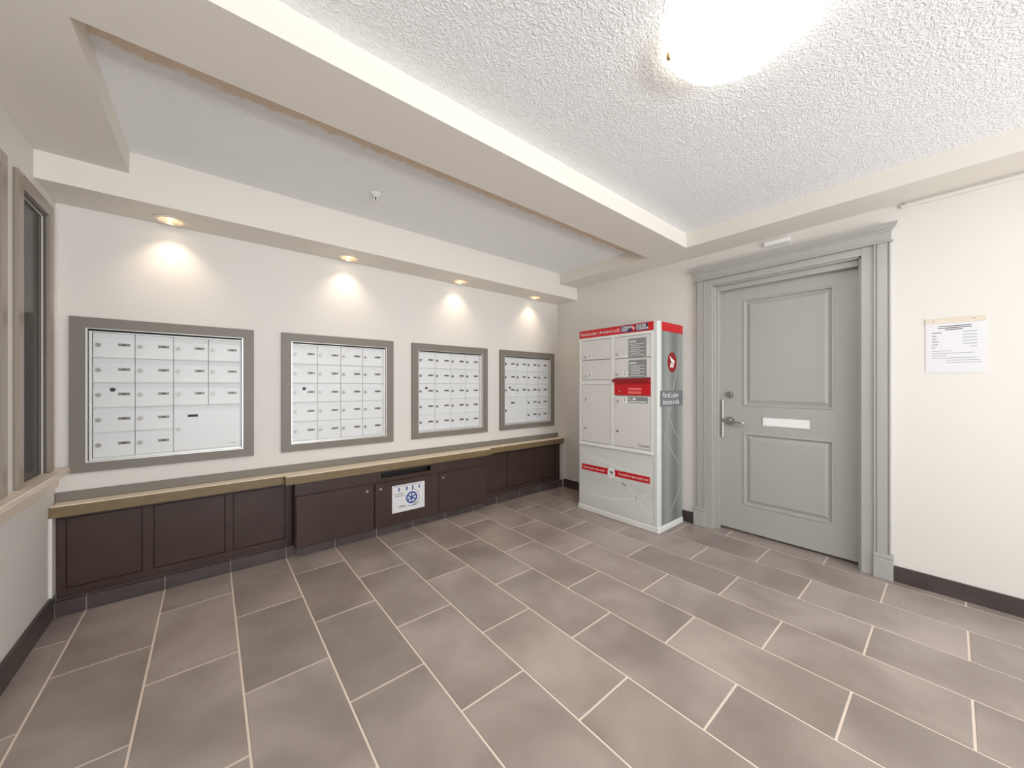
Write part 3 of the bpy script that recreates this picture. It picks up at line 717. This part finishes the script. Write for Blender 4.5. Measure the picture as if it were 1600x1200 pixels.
# red mail drop
bm = bmesh.new(); ra, rb, rz0, rz1 = YD0 + 0.004, YD1 + 0.002, 1.124, 1.27
box(bm, dx - 0.002, dx + 0.012, rb, ra, rz0, rz1)
md = part('mail_drop', bm, 'red', lk, label='red mail drop door')
bm = bmesh.new(); prism(bm, [(dx - 0.002, 1.238), (dx - 0.03, 1.238), (dx - 0.03, 1.244), (dx - 0.012, 1.268), (dx - 0.002, 1.27)], rb - 0.003, ra + 0.006, 1); hood = part('hood', bm, 'dark_red', md)
bm = bmesh.new(); cyl(bm, (0, ra - 0.062, 1.155), 0.007, dx - 0.009, dx - 0.002, 0, 14); part('lock', bm, 'chrome', md)
bm = bmesh.new(); c = (dx - 0.0024, -0.95, 1.165)
bar(bm, 'west', c, -0.063, 0.065, 0.005, 0.023); bar(bm, 'west', c, -0.063, 0.062, -0.026, -0.008); raw('print_lines', bm, 'red_light', md)
# printed lower front sheet
lf = boxpart('lower_panel', KX + 0.001, KX + 0.02, YI1 + 0.002, YI0 - 0.002, 0.054, 0.628, 'print_front', lk, label='grey printed lower front')
def ribbon(name, face, o, pts, wd, m, parent):
    bm = bmesh.new(); R, N = AX[face]
    L_ = []
    for i, (u, v) in enumerate(pts):
        a, b = pts[max(0, i - 1)], pts[min(len(pts) - 1, i + 1)]
        d = Vector((b[0] - a[0], b[1] - a[1])).normalized(); w_ = wd * (0.25 + 0.75 * math.sin(math.pi * (i + 0.5) / len(pts)))
        L_.append([bm.verts.new(Vector(o) + R * (u - d.y * s * w_ / 2) + Vector((0, 0, v + d.x * s * w_ / 2))) for s in (-1, 1)])
    for a, b in zip(L_, L_[1:]): bm.faces.new([a[0], b[0], b[1], a[1]])
    return raw(name, bm, m, parent)
def bez(p0, p1, p2, n=18): return [((1 - t) ** 2 * p0[0] + 2 * t * (1 - t) * p1[0] + t * t * p2[0], (1 - t) ** 2 * p0[1] + 2 * t * (1 - t) * p1[1] + t * t * p2[1]) for t in [i / n for i in range(n + 1)]]
O_ = (KX + 0.0006, YI0 - 0.002, 0.054)
for p, wd in ((((0.0, 0.55), (0.25, 0.42), (0.76, 0.40)), 0.016), (((0.0, 0.50), (0.4, 0.42), (0.768, 0.06)), 0.012), (((0.06, 0.14), (0.45, 0.08), (0.75, 0.26)), 0.016), (((0.02, 0.44), (0.42, 0.34), (0.76, 0.16)), 0.008)):
    ribbon('swoosh', 'west', O_, bez(*p), wd, 'swoosh', lf)
SO = (KX + 0.048, KY1 + 0.0036, 0.054)
for ch in lk.children:
    if ch.name.startswith('side_panel'): sp = ch
for p, wd in ((((0.03, 0.62), (0.2, 1.1), (0.35, 1.58)), 0.014), (((0.0, 0.82), (0.15, 0.6), (0.365, 0.42)), 0.010), (((0.0, 1.2), (0.15, 0.75), (0.365, 0.66)), 0.010), (((0.08, 0.02), (0.3, 0.2), (0.365, 0.34)), 0.014)):
    ribbon('swoosh', 'south', SO, bez(*p), wd, 'swoosh_side', sp)
bm = bmesh.new(); flat(bm, 'south', (2.614, KY1 + 0.0032, 1.406), circ(36, 0.079, 0.086)); raw('emblem_disc', bm, 'dark_red', sp)
bm = bmesh.new(); wing(bm, 'south', (2.612, KY1 + 0.0026, 1.41), 0.05); raw('emblem', bm, 'print_white', sp)
sl = boxpart('side_label', KX + 0.022, KB - 0.006, KY1 - 0.0012, KY1 + 0.003, 1.034, 1.165, 'label_grey', lk)
text('lettering', 'Parcel Locker', 0.062, 'print_white', sl, (KX + 0.066, KY1 - 0.0016, 1.127), 'south', 'LEFT', sx=0.78)
text('lettering', 'Armoire à colis', 0.062, 'print_white', sl, (KX + 0.066, KY1 - 0.0016, 1.069), 'south', 'LEFT', sx=0.72)
# red slogan strip
rs = thing('slogan_strip', (KX, -0.73, 0.42), parent=lk)
boxpart('band', KX - 0.0006, KX + 0.001, -1.09, -0.374, 0.394, 0.450, 'red', rs)
text('lettering', 'Delivering the online world', 0.033, 'print_white', rs, (KX - 0.001, -0.392, 0.421), 'west', 'LEFT', sx=0.68)
text('lettering', "Du monde en ligne jusqu'à vous", 0.033, 'print_white', rs, (KX - 0.001, -1.078, 0.423), 'west', 'RIGHT', sx=0.68)
bm = bmesh.new(); flat(bm, 'west', (KX - 0.0014, -0.714, 0.418), circ(28, 0.041, 0.048)); raw('badge', bm, 'print_white', rs)
bm = bmesh.new(); c = (KX - 0.0018, -0.714, 0.416)
flat(bm, 'west', c, [(-0.026, 0.024), (-0.018, 0.024), (-0.006, -0.008), (0.018, -0.008), (0.018, -0.013), (-0.01, -0.013), (-0.022, 0.019), (-0.026, 0.019)])
flat(bm, 'west', c, [(-0.012, 0.016), (0.024, 0.016), (0.019, -0.003), (-0.006, -0.003)])
for u in (-0.004, 0.014): flat(bm, 'west', c, [(u + p, -0.021 + q) for p, q in circ(10, 0.004, 0.004)])
raw('cart_icon', bm, 'decal_grey', rs)

# ------------------------------------------------------------------ ceiling lamp, downlights, sprinkler
LC = (0.955, -2.222)
lp = thing('ceiling_lamp', (LC[0], LC[1], ZC), 'round frosted glass dome light on the textured ceiling', 'ceiling light')
bm = bmesh.new(); lathe(bm, LC, [(0.0, ZC), (0.17, ZC), (0.172, ZC - 0.012), (0.16, ZC - 0.028), (0.0, ZC - 0.028)]); part('pan', bm, 'lamp_metal', lp, smooth=True)
bm = bmesh.new()
R_ = 0.206
pf = [(R_, ZC - 0.024), (R_ + 0.002, ZC - 0.028)] + [(R_ * math.cos(a), ZC - 0.03 - 0.085 * math.sin(a)) for a in [math.radians(q) for q in range(4, 90, 7)]] + [(0.0, ZC - 0.1155)]
lathe(bm, LC, pf, 56); part('glass_dome', bm, 'dome_glass', lp, smooth=True)
al = bpy.data.lights.new('dome_light', 'AREA'); al.shape = 'DISK'; al.size = 0.24; al.energy = 16; al.color = (1.0, 0.97, 0.94)
link(bpy.data.objects.new('dome_light', al), lp, (LC[0], LC[1], ZC - 0.118))
for ang in (113, 233, 353):
    ca, sa = math.cos(math.radians(ang)), math.sin(math.radians(ang))
    bm = bmesh.new(); x, y = LC[0] + (R_ + 0.003) * ca, LC[1] + (R_ + 0.003) * sa
    box(bm, x - 0.008, x + 0.008, y - 0.008, y + 0.008, ZC - 0.045, ZC - 0.02, 0.004); part('clip', bm, 'brass', lp)

SPOTS = [(-0.591, 'recessed downlight in the soffit above the mailboxes nearest the left window'), (0.412, 'recessed downlight in the soffit above the second mailbox panel from the left'),
         (1.408, 'recessed downlight in the soffit above the third mailbox panel from the left'), (2.378, 'recessed downlight in the soffit closest to the far corner')]
for x, lab in SPOTS:
    y, z = 0.285, 2.192
    t = thing('recessed_downlight', (x, y, z), lab, 'downlight', 'downlights over the mailboxes')
    bm = bmesh.new(); lathe(bm, (x, y), [(0.080, z), (0.080, z - 0.004), (0.070, z - 0.008), (0.058, z - 0.007), (0.056, z)], 32, True); part('trim_ring', bm, 'lamp_metal', t, smooth=False)
    bm = bmesh.new(); lathe(bm, (x, y), [(0.0555, z - 0.001), (0.050, z + 0.02), (0.040, z + 0.045), (0, z + 0.05)], 32); part('reflector', bm, 'can_inside', t, smooth=True)
    bm = bmesh.new(); lathe(bm, (x, y), [(0.036, z + 0.044), (0.036, z + 0.026), (0.03, z + 0.019), (0.0, z + 0.015)], 28); part('bulb', bm, 'bulb', t, smooth=True)
    sl_ = bpy.data.lights.new('downlight_beam', 'SPOT'); sl_.energy = 5.5; sl_.color = (1.0, 0.78, 0.58); sl_.spot_size = math.radians(104); sl_.spot_blend = 1.0; sl_.shadow_soft_size = 0.012
    so = bpy.data.objects.new('downlight_beam', sl_); link(so, t, (x, y, z + 0.001))

sx_, sy_ = 0.405, -0.325
sp_ = thing('fire_sprinkler', (sx_, sy_, ZC), 'small white fire sprinkler head on the ceiling', 'sprinkler')
bm = bmesh.new(); lathe(bm, (sx_, sy_), [(0.0, ZC), (0.032, ZC), (0.030, ZC - 0.005), (0.016, ZC - 0.012), (0.0, ZC - 0.012)], 24); part('escutcheon', bm, 'print_white', sp_, smooth=True)
bm = bmesh.new(); cyl(bm, (sx_, sy_, 0), 0.010, ZC - 0.024, ZC - 0.012, 2, 16); 
for s in (-1, 1):
    prism(bm, [(sx_ + s * 0.009, ZC - 0.024), (sx_ + s * 0.013, ZC - 0.024), (sx_ + s * 0.012, ZC - 0.04), (sx_ + s * 0.003, ZC - 0.05), (sx_ + s * 0.001, ZC - 0.046), (sx_ + s * 0.008, ZC - 0.038)], sy_ - 0.003, sy_ + 0.003, 1)
part('frame_arms', bm, 'print_white', sp_)
bm = bmesh.new(); cyl(bm, (sx_, sy_, 0), 0.0035, ZC - 0.046, ZC - 0.024, 2, 10); part('bulb', bm, 'sprinkler_red', sp_)
bm = bmesh.new(); cyl(bm, (sx_, sy_, 0), 0.014, ZC - 0.052, ZC - 0.050, 2, 20); part('deflector', bm, 'lamp_metal', sp_)
